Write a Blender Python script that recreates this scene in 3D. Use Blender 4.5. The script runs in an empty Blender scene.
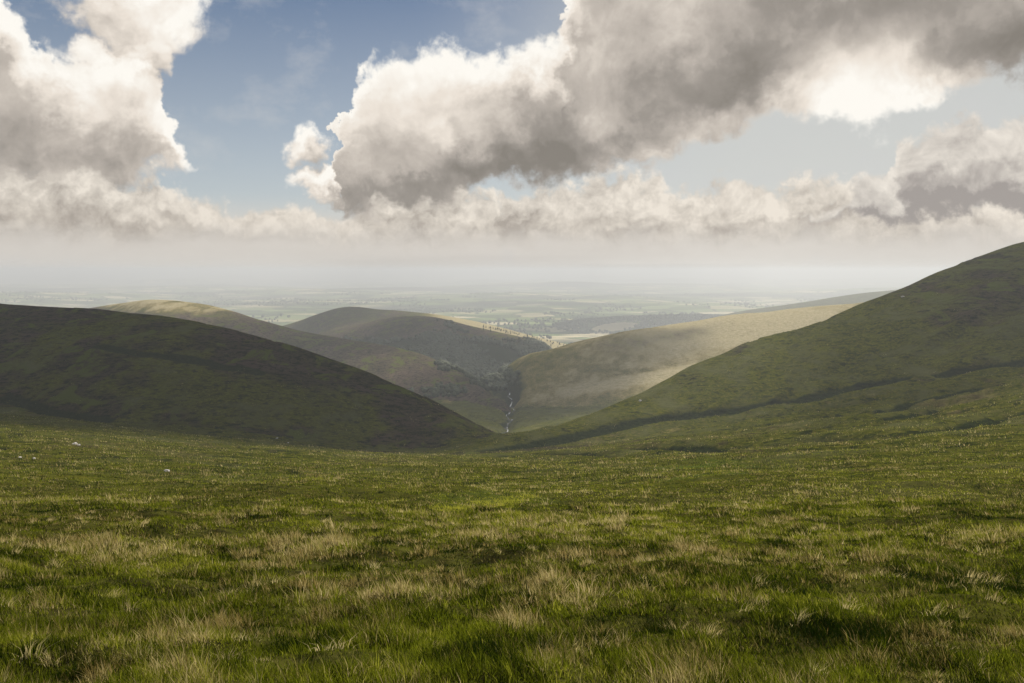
import bpy, math, random
import numpy as np

# ------------------------------------------------------------------ set-up
sc = bpy.context.scene
C = sc.collection
rng = np.random.default_rng(11)
random.seed(5)
F = 796.4          # focal length in pixels of a 28 mm lens, 36 mm wide frame
HY = 270.0         # picture row of eye level
SUN_AZ = math.radians(27)      # ahead and to the right
SUN_EL = math.radians(37)
SUN = np.array([math.sin(SUN_AZ) * math.cos(SUN_EL), math.cos(SUN_AZ) * math.cos(SUN_EL), math.sin(SUN_EL)])


def tag(o, label=None, cat=None, group=None, kind=None):
    if label: o['label'] = label
    if cat: o['category'] = cat
    if group: o['group'] = group
    if kind: o['kind'] = kind
    return o


def mesh_from(name, verts, quads=None, tris=None, mat=None, smooth=False, link=True):
    """verts (n,3); quads (m,4); tris (k,3) -> one mesh object"""
    me = bpy.data.meshes.new(name)
    verts = np.asarray(verts, dtype=np.float32)
    me.vertices.add(len(verts))
    me.vertices.foreach_set('co', verts.ravel())
    loops, starts, n = [], [], 0
    if quads is not None and len(quads):
        quads = np.asarray(quads, dtype=np.int32)
        loops.append(quads.ravel()); starts.append(np.arange(len(quads)) * 4); n = quads.size
    if tris is not None and len(tris):
        tris = np.asarray(tris, dtype=np.int32)
        loops.append(tris.ravel()); starts.append(n + np.arange(len(tris)) * 3)
    loops = np.concatenate(loops).astype(np.int32); starts = np.concatenate(starts).astype(np.int32)
    me.loops.add(len(loops)); me.loops.foreach_set('vertex_index', loops)
    me.polygons.add(len(starts)); me.polygons.foreach_set('loop_start', starts)
    me.update(calc_edges=True)
    if smooth:
        me.polygons.foreach_set('use_smooth', np.ones(len(starts), dtype=bool))
    if mat: me.materials.append(mat)
    o = bpy.data.objects.new(name, me)
    if link: C.objects.link(o)
    return o


def attr(me, name, vals):
    a = me.attributes.new(name, 'FLOAT', 'POINT')
    a.data.foreach_set('value', np.asarray(vals, dtype=np.float32).ravel())


# ------------------------------------------------------------------ noise
def _hash(ix, iy, seed):
    h = (ix.astype(np.int64) * 374761393 + iy.astype(np.int64) * 668265263 + seed * 974634777) & 0xffffffff
    h = ((h ^ (h >> 13)) * 1274126177) & 0xffffffff
    h = h ^ (h >> 16)
    return (h & 0xffff) / 65535.0


def vnoise(x, y, seed=0):
    ix = np.floor(x); iy = np.floor(y)
    fx = x - ix; fy = y - iy
    fx = fx * fx * fx * (fx * (fx * 6 - 15) + 10); fy = fy * fy * fy * (fy * (fy * 6 - 15) + 10)
    a = _hash(ix, iy, seed); b = _hash(ix + 1, iy, seed); c = _hash(ix, iy + 1, seed); d = _hash(ix + 1, iy + 1, seed)
    return (a * (1 - fx) + b * fx) * (1 - fy) + (c * (1 - fx) + d * fx) * fy - .5      # -.5 .. .5


def fbm(x, y, seed=0, octaves=4, gain=.5):
    s = 0; a = 1; t = 0
    for o in range(octaves):
        c, n = math.cos(o * 1.1), math.sin(o * 1.1)
        s = s + a * vnoise((x * c - y * n) * 2 ** o + 17 * o, (x * n + y * c) * 2 ** o, seed + o)
        t += a; a *= gain
    return s / t * 1.6


def sstep(a, b, x):
    t = np.clip((x - a) / (b - a), 0, 1)
    return t * t * (3 - 2 * t)


def smax(a, b, k):
    h = np.clip(.5 + .5 * (a - b) / k, 0, 1)
    return b * (1 - h) + a * h + k * h * (1 - h)


# ------------------------------------------------------------------ terrain
# the moor, the valley floor and the plain: rows are distances, columns are bearings, values are picture rows
GP = [-300, 0, 200, 350, 450, 500, 520, 600, 700, 760, 900, 1024, 1350]
GT = [(60,  [484, 486, 489, 491, 492, 492, 492, 491, 489, 488, 485, 481, 475]),
      (80,  [472, 475, 479, 483, 484, 484, 484, 482, 479, 477, 471, 465, 455]),
      (150, [448, 454, 460, 463, 464, 465, 464, 462, 458, 455, 446, 436, 418]),
      (250, [416, 428, 443, 452, 454, 455, 454, 451, 444, 438, 421, 404, 376]),
      (400, [398, 412, 433, 447, 450, 452, 450, 443, 430, 420, 400, 380, 345]),
      (550, [392, 408, 434, 449, 452, 453, 449, 438, 422, 412, 385, 362, 320]),
      (800, [420, 425, 440, 447, 446, 440, 438, 434, 428, 425, 415, 400, 370]),
      (1300, [390, 392, 395, 398, 400, 403, 402, 399, 395, 392, 385, 375, 360])]
gpx = np.arange(-300, 1351, 10.0)
gld = np.linspace(math.log(60), math.log(1300), 120)
tab = np.array([np.interp(gpx, GP, np.array([-(v - HY) / F * d for v in row])) for d, row in GT])
tabf = np.array([np.interp(gld, [math.log(d) for d, _ in GT], tab[:, i]) for i in range(len(gpx))]).T


def blur(a, s, ax):
    k = np.exp(-.5 * (np.arange(-3 * s, 3 * s + 1) / s) ** 2); k /= k.sum()
    p = np.pad(a, [(3 * s, 3 * s) if i == ax else (0, 0) for i in range(2)], mode='reflect', reflect_type='odd')
    return np.apply_along_axis(lambda v: np.convolve(v, k, mode='valid'), ax, p)


tabf = blur(blur(tabf, 4, 1), 4, 0)


def base_z(px, D):
    ld = np.clip((np.log(np.maximum(D, 60)) - gld[0]) / (gld[1] - gld[0]), 0, len(gld) - 1.001)
    pi = np.clip((px - gpx[0]) / 10.0, 0, len(gpx) - 1.001)
    i = ld.astype(int); j = pi.astype(int); fi = ld - i; fj = pi - j
    z = (tabf[i, j] * (1 - fj) + tabf[i, j + 1] * fj) * (1 - fi) + (tabf[i + 1, j] * (1 - fj) + tabf[i + 1, j + 1] * fj) * fi
    near = -1.7 - .25 * D
    w = sstep(35, 80, D)
    z = near * (1 - w) + z * w
    far = np.interp(D, [1300, 2000, 3500, 5000, 1e5], [-217, -275, -352, -400, -400])
    w = sstep(1150, 1500, D)
    return z * (1 - w) + far * w


HILLS = {
 'near_left': dict(s=.28, b=.42, w=60, k=14, c=[(-500, 292, 950), (-200, 300, 850), (0, 305, 780), (80, 308, 750), (150, 315, 720), (250, 333, 680), (330, 361, 640), (400, 389, 600), (450, 412, 560), (480, 428, 540), (500, 441, 525), (530, 470, 500), (600, 560, 480), (2000, 1500, 480)]),
 'near_right': dict(s=.30, b=.42, w=70, k=24, c=[(-500, 1200, 400), (440, 480, 420), (470, 460, 430), (500, 448, 440), (540, 437, 470), (580, 424, 505), (640, 397, 560), (700, 366, 620), (760, 341, 670), (840, 315, 720), (900, 290, 760), (960, 264, 800), (1024, 241, 850), (1120, 235, 870), (1250, 245, 900), (1500, 262, 900), (2500, 275, 900)]),
 'brown_spur': dict(s=.22, b=.3, w=120, k=10, c=[(-900, 345, 2500), (-200, 332, 2300), (0, 322, 2200), (85, 309, 2100), (120, 302, 2050), (150, 299, 2000), (200, 303, 1950), (230, 309, 1900), (260, 319, 1850), (300, 331, 1800), (350, 342, 1700), (400, 352, 1600), (440, 365, 1500), (470, 380, 1400), (490, 391, 1300), (505, 403, 1200), (520, 425, 1100), (560, 500, 1000), (2000, 2000, 900)]),
 'dark_peak': dict(s=.16, b=.25, w=150, k=15, c=[(-900, 600, 3300), (200, 360, 3300), (260, 335, 3300), (295, 323, 3250), (320, 313, 3200), (340, 307, 3200), (360, 306, 3200), (380, 309, 3150), (400, 311, 3100), (430, 314, 3050), (470, 322, 3000), (500, 329, 2950), (540, 338, 2900), (570, 345, 2900), (610, 356, 2900), (660, 390, 2900), (2000, 900, 2900)]),
 'heather_shoulder': dict(s=.16, b=.2, w=150, k=10, c=[(-900, 600, 2700), (240, 362, 2650), (300, 341, 2600), (345, 328, 2600), (380, 320, 2600), (410, 317, 2580), (440, 319, 2550), (470, 326, 2500), (500, 333, 2450), (530, 341, 2400), (548, 350, 2350), (562, 368, 2300), (590, 420, 2300), (2000, 1500, 2300)]),
 'pale_flank': dict(s=.20, b=.3, w=120, k=10, c=[(-900, 1200, 1500), (430, 425, 1500), (465, 395, 1500), (485, 376, 1500), (505, 364, 1500), (520, 358, 1500), (545, 353, 1520), (565, 348, 1540), (600, 340, 1560), (640, 331, 1600), (680, 325, 1630), (720, 319, 1660), (780, 314, 1700), (835, 309, 1750), (900, 303, 1800), (1024, 296, 1900), (1300, 290, 2000), (2500, 280, 2000)]),
 'far_ridge': dict(s=.12, b=.15, w=200, k=15, c=[(-900, 900, 4500), (600, 380, 4500), (690, 325, 4500), (720, 317, 4500), (760, 309, 4500), (800, 303, 4500), (840, 297, 4500), (890, 291, 4500), (940, 286, 4500), (1024, 281, 4500), (1400, 275, 4500), (2500, 300, 4500)]),
 'wooded_rise': dict(s=.10, b=.1, w=200, k=15, c=[(-900, 600, 5600), (480, 345, 5600), (545, 328, 5600), (580, 321, 5600), (620, 319, 5600), (680, 317, 5600), (720, 317, 5700), (800, 322, 5800), (900, 330, 5800), (2000, 500, 5800)]),
}


def curve(px, ks, vs):
    """smooth interpolation through knots (Catmull-Rom in x)"""
    ks = np.asarray(ks, float); vs = np.asarray(vs, float)
    m = np.gradient(vs, ks)
    i = np.clip(np.searchsorted(ks, px) - 1, 0, len(ks) - 2)
    h = ks[i + 1] - ks[i]; t = np.clip((px - ks[i]) / h, 0, 1)
    return ((2 * t**3 - 3 * t**2 + 1) * vs[i] + (t**3 - 2 * t**2 + t) * h * m[i] + (-2 * t**3 + 3 * t**2) * vs[i + 1] + (t**3 - t**2) * h * m[i + 1])


def terrain(x, D):
    """height and which landform is on top"""
    Ds = np.maximum(D, 20.0)
    px = np.clip(512 + F * x / Ds, -900, 2000)
    z = base_z(np.clip(px, -300, 1350), D)
    own = np.zeros(z.shape, np.int8)
    # rolling plain
    pl = sstep(5000, 9000, D)
    z = z + pl * (140 * fbm(x / 3500, D / 2600, 3, 3) + 30) * (1 + .5 * sstep(12000, 30000, D))
    z = z + 70 * sstep(14000, 30000, D) * np.maximum(0, fbm(x / 9000 + 3, D / 7000, 8, 3))
    for n, (name, h) in enumerate(HILLS.items()):
        c = h['c']
        cy = curve(px, [a[0] for a in c], [a[1] for a in c])
        cd = curve(px, [a[0] for a in c], [a[2] for a in c])
        zc = -(cy - HY) / F * cd
        dd = D - cd
        sl = np.where(dd < 0, h['s'], h['b'])
        hz = zc - sl * (np.sqrt(dd * dd + h['w'] ** 2) - h['w'])
        own = np.where(hz > z, n + 1, own)
        z = smax(hz, z, h['k'])
    # relief of the slopes, each size fading out where the mesh is too coarse for it
    st = .012 * (D + 12)
    for lam, amp, sd in ((420, 13, 40), (190, 8, 41), (80, 4.2, 42), (34, 1.25, 43), (14, .6, 44), (6, .3, 45)):
        w = sstep(lam * .5, lam * 3.0, D) * (1 - sstep(lam / 6, lam / 2.2, st))
        if lam > 100: w = w * sstep(600, 1500, D) + .25 * w * (1 - sstep(600, 1500, D))
        n = vnoise(x / lam * 1.1 + D / lam * .35, D / lam - x / lam * .2, sd)
        if lam in (80, 34): n = .6 * n - .55 * (np.abs(vnoise(x / lam, D / lam * .8, sd + 9)) < .07) * .35 + .2 * n
        z = z + amp * n * w
    # long low ribs and runnels: fanning out up the right hill, level along the left one
    ph = np.arctan2(D - 380, x + 45); rr = np.hypot(D - 380, x + 45)
    w = sstep(60, 260, rr) * sstep(-20, 60, x + 45) * sstep(160, 330, D) * (1 - sstep(1000, 1300, D)) * (1 - sstep(2, 3.2, st / 4))
    rib = 1 - 2 * np.abs(vnoise(ph * 13 + 1.1 * vnoise(rr / 120, ph * 3, 66), rr / 210, 60)) * 2
    rib2 = 1 - 2 * np.abs(vnoise(ph * 30 + 1.5 * vnoise(rr / 60, ph * 6, 67), rr / 110, 61)) * 2
    z = z + w * (3.0 * rib + 1.5 * rib2)
    wl = (1 - sstep(-40, 40, x + 45)) * sstep(380, 520, D) * (1 - sstep(1000, 1300, D))
    z = z + wl * (2.2 * vnoise(x / 95 + D / 60, D / 17 - x / 120, 62) + 1.3 * vnoise(x / 40, D / 9 - x / 60, 63))
    # tussocks
    for lam, amp, sd in ((5.5, .5, 49), (2.3, .34, 50), (1.0, .20, 51), (.45, .07, 52)):
        w = (1 - sstep(lam / 5, lam / 1.3, st)) * sstep(-3, 3, D)
        z = z + amp * w * (np.abs(fbm(x / lam / 1.35, D / lam, sd, 2)) ** .8 - .25)
    return z, own


def carve(x, D, z, path, width, depth):
    """a channel along a world polyline"""
    P = np.array(path, float)
    lo, hi = P[:, 1].min() - 4 * width, P[:, 1].max() + 4 * width
    m = (D > lo) & (D < hi) & (x > P[:, 0].min() - 4 * width) & (x < P[:, 0].max() + 4 * width)
    if not m.any(): return z, np.zeros_like(z)
    X = x[m]; Y = D[m]; best = np.full(X.shape, 1e9)
    for a, b in zip(P[:-1], P[1:]):
        ab = b - a; t = np.clip(((X - a[0]) * ab[0] + (Y - a[1]) * ab[1]) / (ab @ ab), 0, 1)
        best = np.minimum(best, (X - a[0] - t * ab[0]) ** 2 + (Y - a[1] - t * ab[1]) ** 2)
    g = np.exp(-best / width ** 2)
    z = z.copy(); z[m] -= depth * g
    mask = np.zeros_like(z); mask[m] = g
    return z, mask


NR, NC = 1500, 1150
D0 = 12.0
srow = np.linspace(math.log(5.0), math.log(65000.0), NR)
ucol = np.linspace(-1.0, 1.0, NC); ucol = ucol * .62 + .62 * ucol ** 3 * 1.0
S, U = np.meshgrid(srow, ucol, indexing='ij')
R = np.exp(S); GX = U * R; GD = R - D0


def ridge_xy(px, D):
    return ((px - 512) / F * D, D)


STREAM = [ridge_xy(p, d) for p, d in ((496, 690), (497, 760), (495, 800), (500, 850), (502, 900), (507, 960), (506, 1010), (510, 1070), (509, 1130), (513, 1200), (512, 1290), (508, 1400), (500, 1550), (492, 1750), (500, 2000))]
GULLIES = [[ridge_xy(p, d) for p, d in ((512, 1150), (560, 1230), (620, 1290), (700, 1350), (780, 1420))],
           [ridge_xy(p, d) for p, d in ((502, 900), (540, 1010), (580, 1060))],
           [ridge_xy(p, d) for p, d in ((505, 1010), (460, 1150), (400, 1250), (330, 1350))],
           [ridge_xy(p, d) for p, d in ((510, 1290), (500, 1500), (470, 1700), (400, 2000), (330, 2300), (280, 2700))]]

GZ, OWN = terrain(GX, GD)


def ground_z(x, D):
    x = np.asarray(x, float); D = np.asarray(D, float)
    r = D + D0
    i = np.clip((np.log(r) - srow[0]) / (srow[1] - srow[0]), 0, NR - 1.001)
    j = np.clip(np.interp(x / r, ucol, np.arange(NC)), 0, NC - 1.001)
    a = i.astype(int); b = j.astype(int); fi = i - a; fj = j - b
    return (GZ[a, b] * (1 - fj) + GZ[a, b + 1] * fj) * (1 - fi) + (GZ[a + 1, b] * (1 - fj) + GZ[a + 1, b + 1] * fj) * fi


DL = np.exp(np.linspace(math.log(2.5), math.log(60000), 6000))


def seen_at(px, py, dmin=3):
    """first terrain point on the sight line through a picture point"""
    x = (px - 512) / F * DL
    row = HY - F * ground_z(x, DL) / DL
    k = np.where((row <= py) & (DL > dmin))[0]
    k = k[0] if len(k) else len(DL) - 1
    return float(x[k]), float(DL[k]), float(ground_z(x[k], DL[k]))


def trace(pts, dmin=120):
    return [seen_at(px, py, dmin)[:2] for px, py in pts]


BANKS = [trace(p) for p in (
    [(492, 447), (510, 445), (560, 437), (602, 429), (640, 422), (669, 417), (715, 411), (760, 404), (807, 396), (858, 385), (900, 377), (935, 373), (1024, 363), (1100, 350)],
    [(488, 455), (520, 452), (580, 453), (640, 454), (700, 452)],
    [(640, 446), (700, 447), (770, 444), (833, 437), (880, 436)],
    [(900, 416), (918, 411), (950, 405), (985, 399)],
    [(850, 415), (880, 413), (912, 402), (969, 389), (1040, 380)],
    [(860, 437), (934, 430), (980, 420), (1040, 409)],
    [(0, 400), (40, 405), (70, 413), (110, 418)], [(100, 345), (180, 360), (260, 372)])]
wig = 14 * fbm(GX / 60, GD / 60, 77, 3)
wigx = GX + wig * sstep(200, 500, GD) * .6; wigd = GD + wig * .7 * sstep(200, 400, GD)
GZ, m_stream = carve(GX, GD, GZ, STREAM, 9, 7)
m_bank = np.zeros_like(GZ)
for i, p in enumerate(BANKS):
    GZ, m = carve(wigx, wigd, GZ, p, [8, 6, 5, 6, 6, 5, 6, 5][i], [5.5, 4.2, 3.2, 3.6, 3.6, 3, 3.5, 2.5][i]); m_bank = np.maximum(m_bank, m)
m_gul = np.zeros_like(GZ)
for i, p in enumerate(GULLIES):
    GZ, m = carve(GX + 2 * wig, GD + wig, GZ, p, [5, 5, 6, 40][i], [3, 3.5, 4, 22][i]); m_gul = np.maximum(m_gul, m)

PX = 512 + F * GX / np.maximum(GD, 1.0)
PY = HY - F * GZ / np.maximum(GD, 1.0)


def ell(px, py, cx, cy, rx, ry, rot=0):
    c, s = math.cos(math.radians(rot)), math.sin(math.radians(rot))
    a = ((px - cx) * c + (py - cy) * s) / rx; b = (-(px - cx) * s + (py - cy) * c) / ry
    return np.exp(-(a * a + b * b))


# plant cover of the slopes as material masks; sunlit patches are painted in too
n1 = fbm(GX / 90, GD / 140, 21, 5, .6); n2 = fbm(GX / 33 + 5, GD / 50, 25, 4, .6)
nn = fbm(GX / 9, GD / 16, 31, 4, .6)
ln = (OWN == 1); rn = (OWN == 2); sp = (OWN == 3); dp = (OWN == 4); hs = (OWN == 5); pf = (OWN == 6); fr = (OWN == 7); wr = (OWN == 8); mo = (OWN == 0)
heather = np.zeros_like(GZ)
heather += ln * (.80 + 1.2 * n2 + .7 * n1 - .75 * ell(PX, PY, 260, 400, 150, 22, 18) - .4 * ell(PX, PY, 130, 392, 110, 12, 6) + .35 * ell(PX, PY, 400, 420, 60, 20, 20))
heather += rn * (-.08 + .8 * n1 + .8 * n2 + .35 * sstep(.1, 1.2, (HY + 80 - PY) / 60) + .4 * ell(PX, PY, 700, 372, 90, 14, -24) + .35 * ell(PX, PY, 940, 300, 120, 30, -20))
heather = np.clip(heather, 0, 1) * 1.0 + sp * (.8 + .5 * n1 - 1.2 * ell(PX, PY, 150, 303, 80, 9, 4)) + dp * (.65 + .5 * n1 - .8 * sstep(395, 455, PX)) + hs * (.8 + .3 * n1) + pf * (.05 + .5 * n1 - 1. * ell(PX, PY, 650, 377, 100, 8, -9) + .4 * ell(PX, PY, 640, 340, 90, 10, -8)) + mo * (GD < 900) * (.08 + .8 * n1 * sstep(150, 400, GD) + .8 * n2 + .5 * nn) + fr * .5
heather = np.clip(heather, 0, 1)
dry_or_lit = sp * (.35 + .8 * n2 + .5 * 1.1 * ell(PX, PY, 150, 303, 80, 9, 4)) + dp * sstep(395, 455, PX) * .95 + pf * (.46 + .3 * n2 + .25 * ell(PX, PY, 700, 350, 140, 30, -10) + 1.0 * (ell(PX, PY, 640, 379, 85, 5, -10) + .4 * n2 * ell(PX, PY, 650, 377, 120, 14, -10)) + .8 * ell(PX, PY, 750, 326, 115, 17, -6))  # straw cover, plus sunlight painted on spur top, ridge strip and flank streaks
dry_or_lit = dry_or_lit + mo * (GD < 1300) * (.12 + .7 * n2) + rn * (.1 + .4 * n1) + ln * .08 + wr * 1.0 * (ell(PX, PY, 615, 327, 26, 5, -6) > .45)
dry_or_lit = np.clip(dry_or_lit + .3 * nn * (GD < 2500), 0, 1)
moss = mo * (ell(PX, PY, 490, 503, 70, 14) * 1.3 + .5 * ell(PX, PY, 700, 470, 160, 18)) * (GD < 500) + rn * .45 * ell(PX, PY, 850, 400, 200, 30, -8)

moss = np.clip(moss * (.8 + 1.5 * nn), 0, 1)
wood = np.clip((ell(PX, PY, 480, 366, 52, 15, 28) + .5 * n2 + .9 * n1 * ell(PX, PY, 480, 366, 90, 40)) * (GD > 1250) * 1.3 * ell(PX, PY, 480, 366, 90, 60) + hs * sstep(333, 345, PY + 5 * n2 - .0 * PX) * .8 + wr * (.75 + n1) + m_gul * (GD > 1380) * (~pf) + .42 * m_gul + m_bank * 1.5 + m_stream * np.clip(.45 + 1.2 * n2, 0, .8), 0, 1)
bloom = (sp | hs | dp) * np.clip(.6 + 1.2 * n1, 0, 1)
soil = (1 - sstep(40, 130, GD))
wood = np.where(wr & (ell(PX, PY, 615, 327, 26, 5, -6) > .45), 0, wood)
field = sstep(3300, 4200, GD) * (mo | wr)
field = field * (1 - (wr & (dry_or_lit > .8)))

# ------------------------------------------------------------------ node helpers
def newmat(name):
    m = bpy.data.materials.new(name); m.use_nodes = True
    m.node_tree.nodes.clear()
    return m, m.node_tree


class NT:
    def __init__(s, t): s.t = t
    def n(s, kind, ins=(), out=0, **kw):
        nd = s.t.nodes.new(kind)
        for k, v in kw.items(): setattr(nd, k, v)
        it = ins.items() if isinstance(ins, dict) else enumerate(ins)
        for k, v in it:
            if v is None: continue
            sk = nd.inputs[k]
            if isinstance(v, bpy.types.NodeSocket): s.t.links.new(v, sk)
            else: sk.default_value = v
        return nd.outputs[out]
    def m(s, op, *a, clamp=False): return s.n('ShaderNodeMath', a, operation=op, use_clamp=clamp)
    def v(s, op, *a): return s.n('ShaderNodeVectorMath', a, operation=op, out=1 if op in ('LENGTH', 'DOT_PRODUCT', 'DISTANCE') else 0)
    def at(s, name, out=2): return s.n('ShaderNodeAttribute', attribute_name=name, out=out)
    def mix(s, f, a, b):
        nd = s.t.nodes.new('ShaderNodeMix'); nd.data_type = 'RGBA'
        for k, v in ((0, f), (6, a), (7, b)):
            if isinstance(v, bpy.types.NodeSocket): s.t.links.new(v, nd.inputs[k])
            else: nd.inputs[k].default_value = v if k == 0 else (*v[:3], 1)
        return nd.outputs[2]
    def rng(s, v, a, b, c=0., d=1., it='LINEAR'):
        return s.n('ShaderNodeMapRange', {0: v, 1: a, 2: b, 3: c, 4: d}, interpolation_type=it)
    def noise(s, vec, scale, detail=4, rough=.55, dist=0., out=0, dim='3D'):
        return s.n('ShaderNodeTexNoise', {'Vector': vec, 'Scale': scale, 'Detail': detail, 'Roughness': rough, 'Distortion': dist}, out=out, noise_dimensions=dim)


# ------------------------------------------------------------------ land material
mat_land, t = newmat('moorland_cover'); N = NT(t)
pos = N.n('ShaderNodeNewGeometry', out=0)
a_he, a_dry_lit, a_mo, a_wo, a_fi = (N.at(k) for k in ('heather', 'dry_or_lit', 'moss', 'wood', 'field'))
flat = N.v('MULTIPLY', pos, (1, 1, 1.6))
nA = N.noise(flat, .45, 7, .68)            # clumps of a metre or two
nB = N.noise(flat, .06, 6, .62)
nC = N.noise(N.v('MULTIPLY', pos, (.6, 1.3, 1)), 2.2, 5, .7)
nD = N.noise(N.v('MULTIPLY', pos, (.5, 1.2, 3)), .016, 5, .6)
green = N.mix(N.rng(nB, .35, .65), (.034, .050, .004), (.092, .110, .010))
green = N.mix(N.rng(nA, .42, .68), green, (.175, .165, .024))
green = N.mix(N.rng(nC, .5, .75), green, (.030, .036, .012))
heath = N.mix(N.rng(nA, .38, .66), (.030, .030, .016), (.088, .076, .042))
heath = N.mix(N.rng(nD, .45, .62), heath, (.085, .062, .050))
nE = N.noise(N.v('MULTIPLY', pos, (.55, .8, 1.5)), .26, 7, .76)          # patches of five to ten metres
nF = N.noise(N.v('MULTIPLY', pos, (1, .6, 2.2)), .035, 5, .66, .6)
green = N.mix(N.rng(nE, .52, .585), green, (.022, .032, .008))
green = N.mix(N.rng(nF, .48, .66), green, (.105, .112, .040))
heath = N.mix(N.m('MULTIPLY', N.at('bloom'), .75), heath, N.mix(N.rng(nF, .4, .6), (.12, .088, .072), (.20, .145, .105)))
heath = N.mix(N.rng(nE, .50, .57), heath, (.009, .012, .006))
heath = N.mix(N.rng(nF, .53, .60), heath, (.088, .108, .018))
straw = N.mix(N.rng(nA, .35, .65), (.19, .155, .055), (.36, .30, .13))
mossc = N.mix(N.rng(nC, .3, .7), (.075, .125, .018), (.13, .19, .03))
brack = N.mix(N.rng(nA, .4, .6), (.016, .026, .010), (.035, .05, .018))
def soft(a, lo=.35, hi=.65, k=.55):
    return N.rng(N.m('ADD', a, N.m('MULTIPLY', N.m('SUBTRACT', N.m('ADD', N.m('MULTIPLY', nA, .35), N.m('MULTIPLY', nE, .65)), .5), k * 2)), lo, hi)
c = N.mix(soft(a_dry_lit, .3, .8, .8), green, straw)
c = N.mix(N.rng(a_dry_lit, .6, 1.05), c, N.mix(N.rng(nE, .38, .62), (.30, .265, .14), (.52, .46, .29)))  # palest straw where the mask is high: paints the sunlit patches brighter
c = N.mix(soft(a_he, .3, .7, .7), c, heath)
c = N.mix(soft(a_mo, .35, .75, .5), c, mossc)
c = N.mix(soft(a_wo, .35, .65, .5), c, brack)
# farmland
fp = N.v('MULTIPLY', pos, (.0030, .0042, 0))
fpw = N.v('ADD', fp, N.v('MULTIPLY', N.v('SUBTRACT', N.noise(fp, .8, 2, out=1), (.5, .5, .5)), (.5, .5, 0)))
vc = N.n('ShaderNodeTexVoronoi', {'Vector': fpw, 'Scale': 1.0, 'Randomness': .85}, out=1, voronoi_dimensions='2D')
ve = N.n('ShaderNodeTexVoronoi', {'Vector': fpw, 'Scale': 1.0, 'Randomness': .85}, out=0, voronoi_dimensions='2D', feature='DISTANCE_TO_EDGE')
sep = N.n('ShaderNodeSeparateColor', {0: vc})
fcol = t.nodes.new('ShaderNodeValToRGB'); t.links.new(sep, fcol.inputs[0])
cr = fcol.color_ramp; cr.interpolation = 'CONSTANT'
for i, (p, col) in enumerate(((0, (.09, .14, .04)), (.2, (.16, .22, .07)), (.42, (.22, .28, .11)), (.6, (.05, .08, .03)), (.68, (.38, .36, .19)), (.82, (.55, .50, .32)), (.92, (.09, .13, .05)))):
    e = cr.elements[i] if i < 2 else cr.elements.new(p)
    e.position = p; e.color = (*col, 1)
farm = N.mix(N.rng(ve, .02, .07, 1, 0), fcol.outputs[0], (.018, .03, .014))
big = N.noise(N.v('MULTIPLY', pos, (.00022, .00045, 0)), 1, 4, .6)
farm = N.mix(N.rng(big, .50, .60), farm, (.028, .042, .022))
c = N.mix(N.m('MULTIPLY', N.at('soil'), .9), c, N.mix(N.rng(nC, .4, .6), (.016, .014, .005), (.052, .054, .010)))
c = N.mix(a_fi, c, farm)
bmp = N.n('ShaderNodeBump', {'Strength': N.m('SUBTRACT', .95, N.m('MULTIPLY', N.at('soil'), .8)), 'Distance': .9, 'Height': N.m('ADD', N.m('MULTIPLY', N.m('ADD', nA, N.m('MULTIPLY', N.noise(pos, 9, 4, .7), N.m('MULTIPLY', N.at('soil'), .35))), 1.4), N.m('ADD', N.m('MULTIPLY', nE, 8.), N.m('MULTIPLY', nC, .25)))})
bs = t.nodes.new('ShaderNodeBsdfPrincipled')
t.links.new(c, bs.inputs['Base Color']); bs.inputs['Roughness'].default_value = .95; bs.inputs['Specular IOR Level'].default_value = 0
t.links.new(bmp, bs.inputs['Normal'])
t.links.new(bs.outputs[0], t.nodes.new('ShaderNodeOutputMaterial').inputs[0])

# ------------------------------------------------------------------ land meshes
dzx = np.empty((NR, NC, 3))
V = np.stack([GX, GD, GZ], -1)
du = np.gradient(V, axis=1); ds = np.gradient(V, axis=0)
nrm = np.cross(du, ds); nrm /= np.linalg.norm(nrm, axis=-1, keepdims=True)
idx = np.arange(NR * NC).reshape(NR, NC)
Q = np.stack([idx[:-1, :-1], idx[:-1, 1:], idx[1:, 1:], idx[1:, :-1]], -1).reshape(-1, 4)
own_f = OWN[:-1, :-1].ravel().astype(int)
own_f = np.where((own_f == 0) & (GD[:-1, :-1].ravel() > 2600), 9, own_f)
Vf = V.reshape(-1, 3); Nf = nrm.reshape(-1, 3)
NAMES = {0: 'moorland', 1: 'hill', 2: 'hill', 3: 'hill', 4: 'hill', 5: 'hill', 6: 'hill', 7: 'hill', 8: 'hill', 9: 'plain'}
LAB = {0: 'rough green and straw moorland falling away to the head of the valley',
       1: 'dark heather covered hill on the left side of the valley head',
       2: 'long green hillside climbing to the right edge of the picture',
       3: 'brown heather spur with a gold lit rounded top behind the dark hill',
       4: 'distant dark peak with a grassy ridge painted sunlit pale beyond the valley',
       5: 'rounded heather shoulder with dark wood on its lower slope',
       6: 'pale grassy flank with sunlit streaks painted on it across the stream',
       7: 'faint blue ridge beyond the pale flank', 8: 'low wooded rise on the plain with one pale field',
       9: 'hazy farmland plain with small fields reaching the horizon'}
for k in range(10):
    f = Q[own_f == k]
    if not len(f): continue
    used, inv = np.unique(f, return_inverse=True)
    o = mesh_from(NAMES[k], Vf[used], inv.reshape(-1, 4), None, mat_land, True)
    for nm, a in (('heather', heather), ('dry_or_lit', dry_or_lit), ('moss', moss), ('wood', wood), ('field', field), ('soil', soil), ('bloom', bloom)):
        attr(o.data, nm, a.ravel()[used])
    o.data.normals_split_custom_set_from_vertices(Nf[used])
    tag(o, LAB[k], kind='structure')

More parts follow.
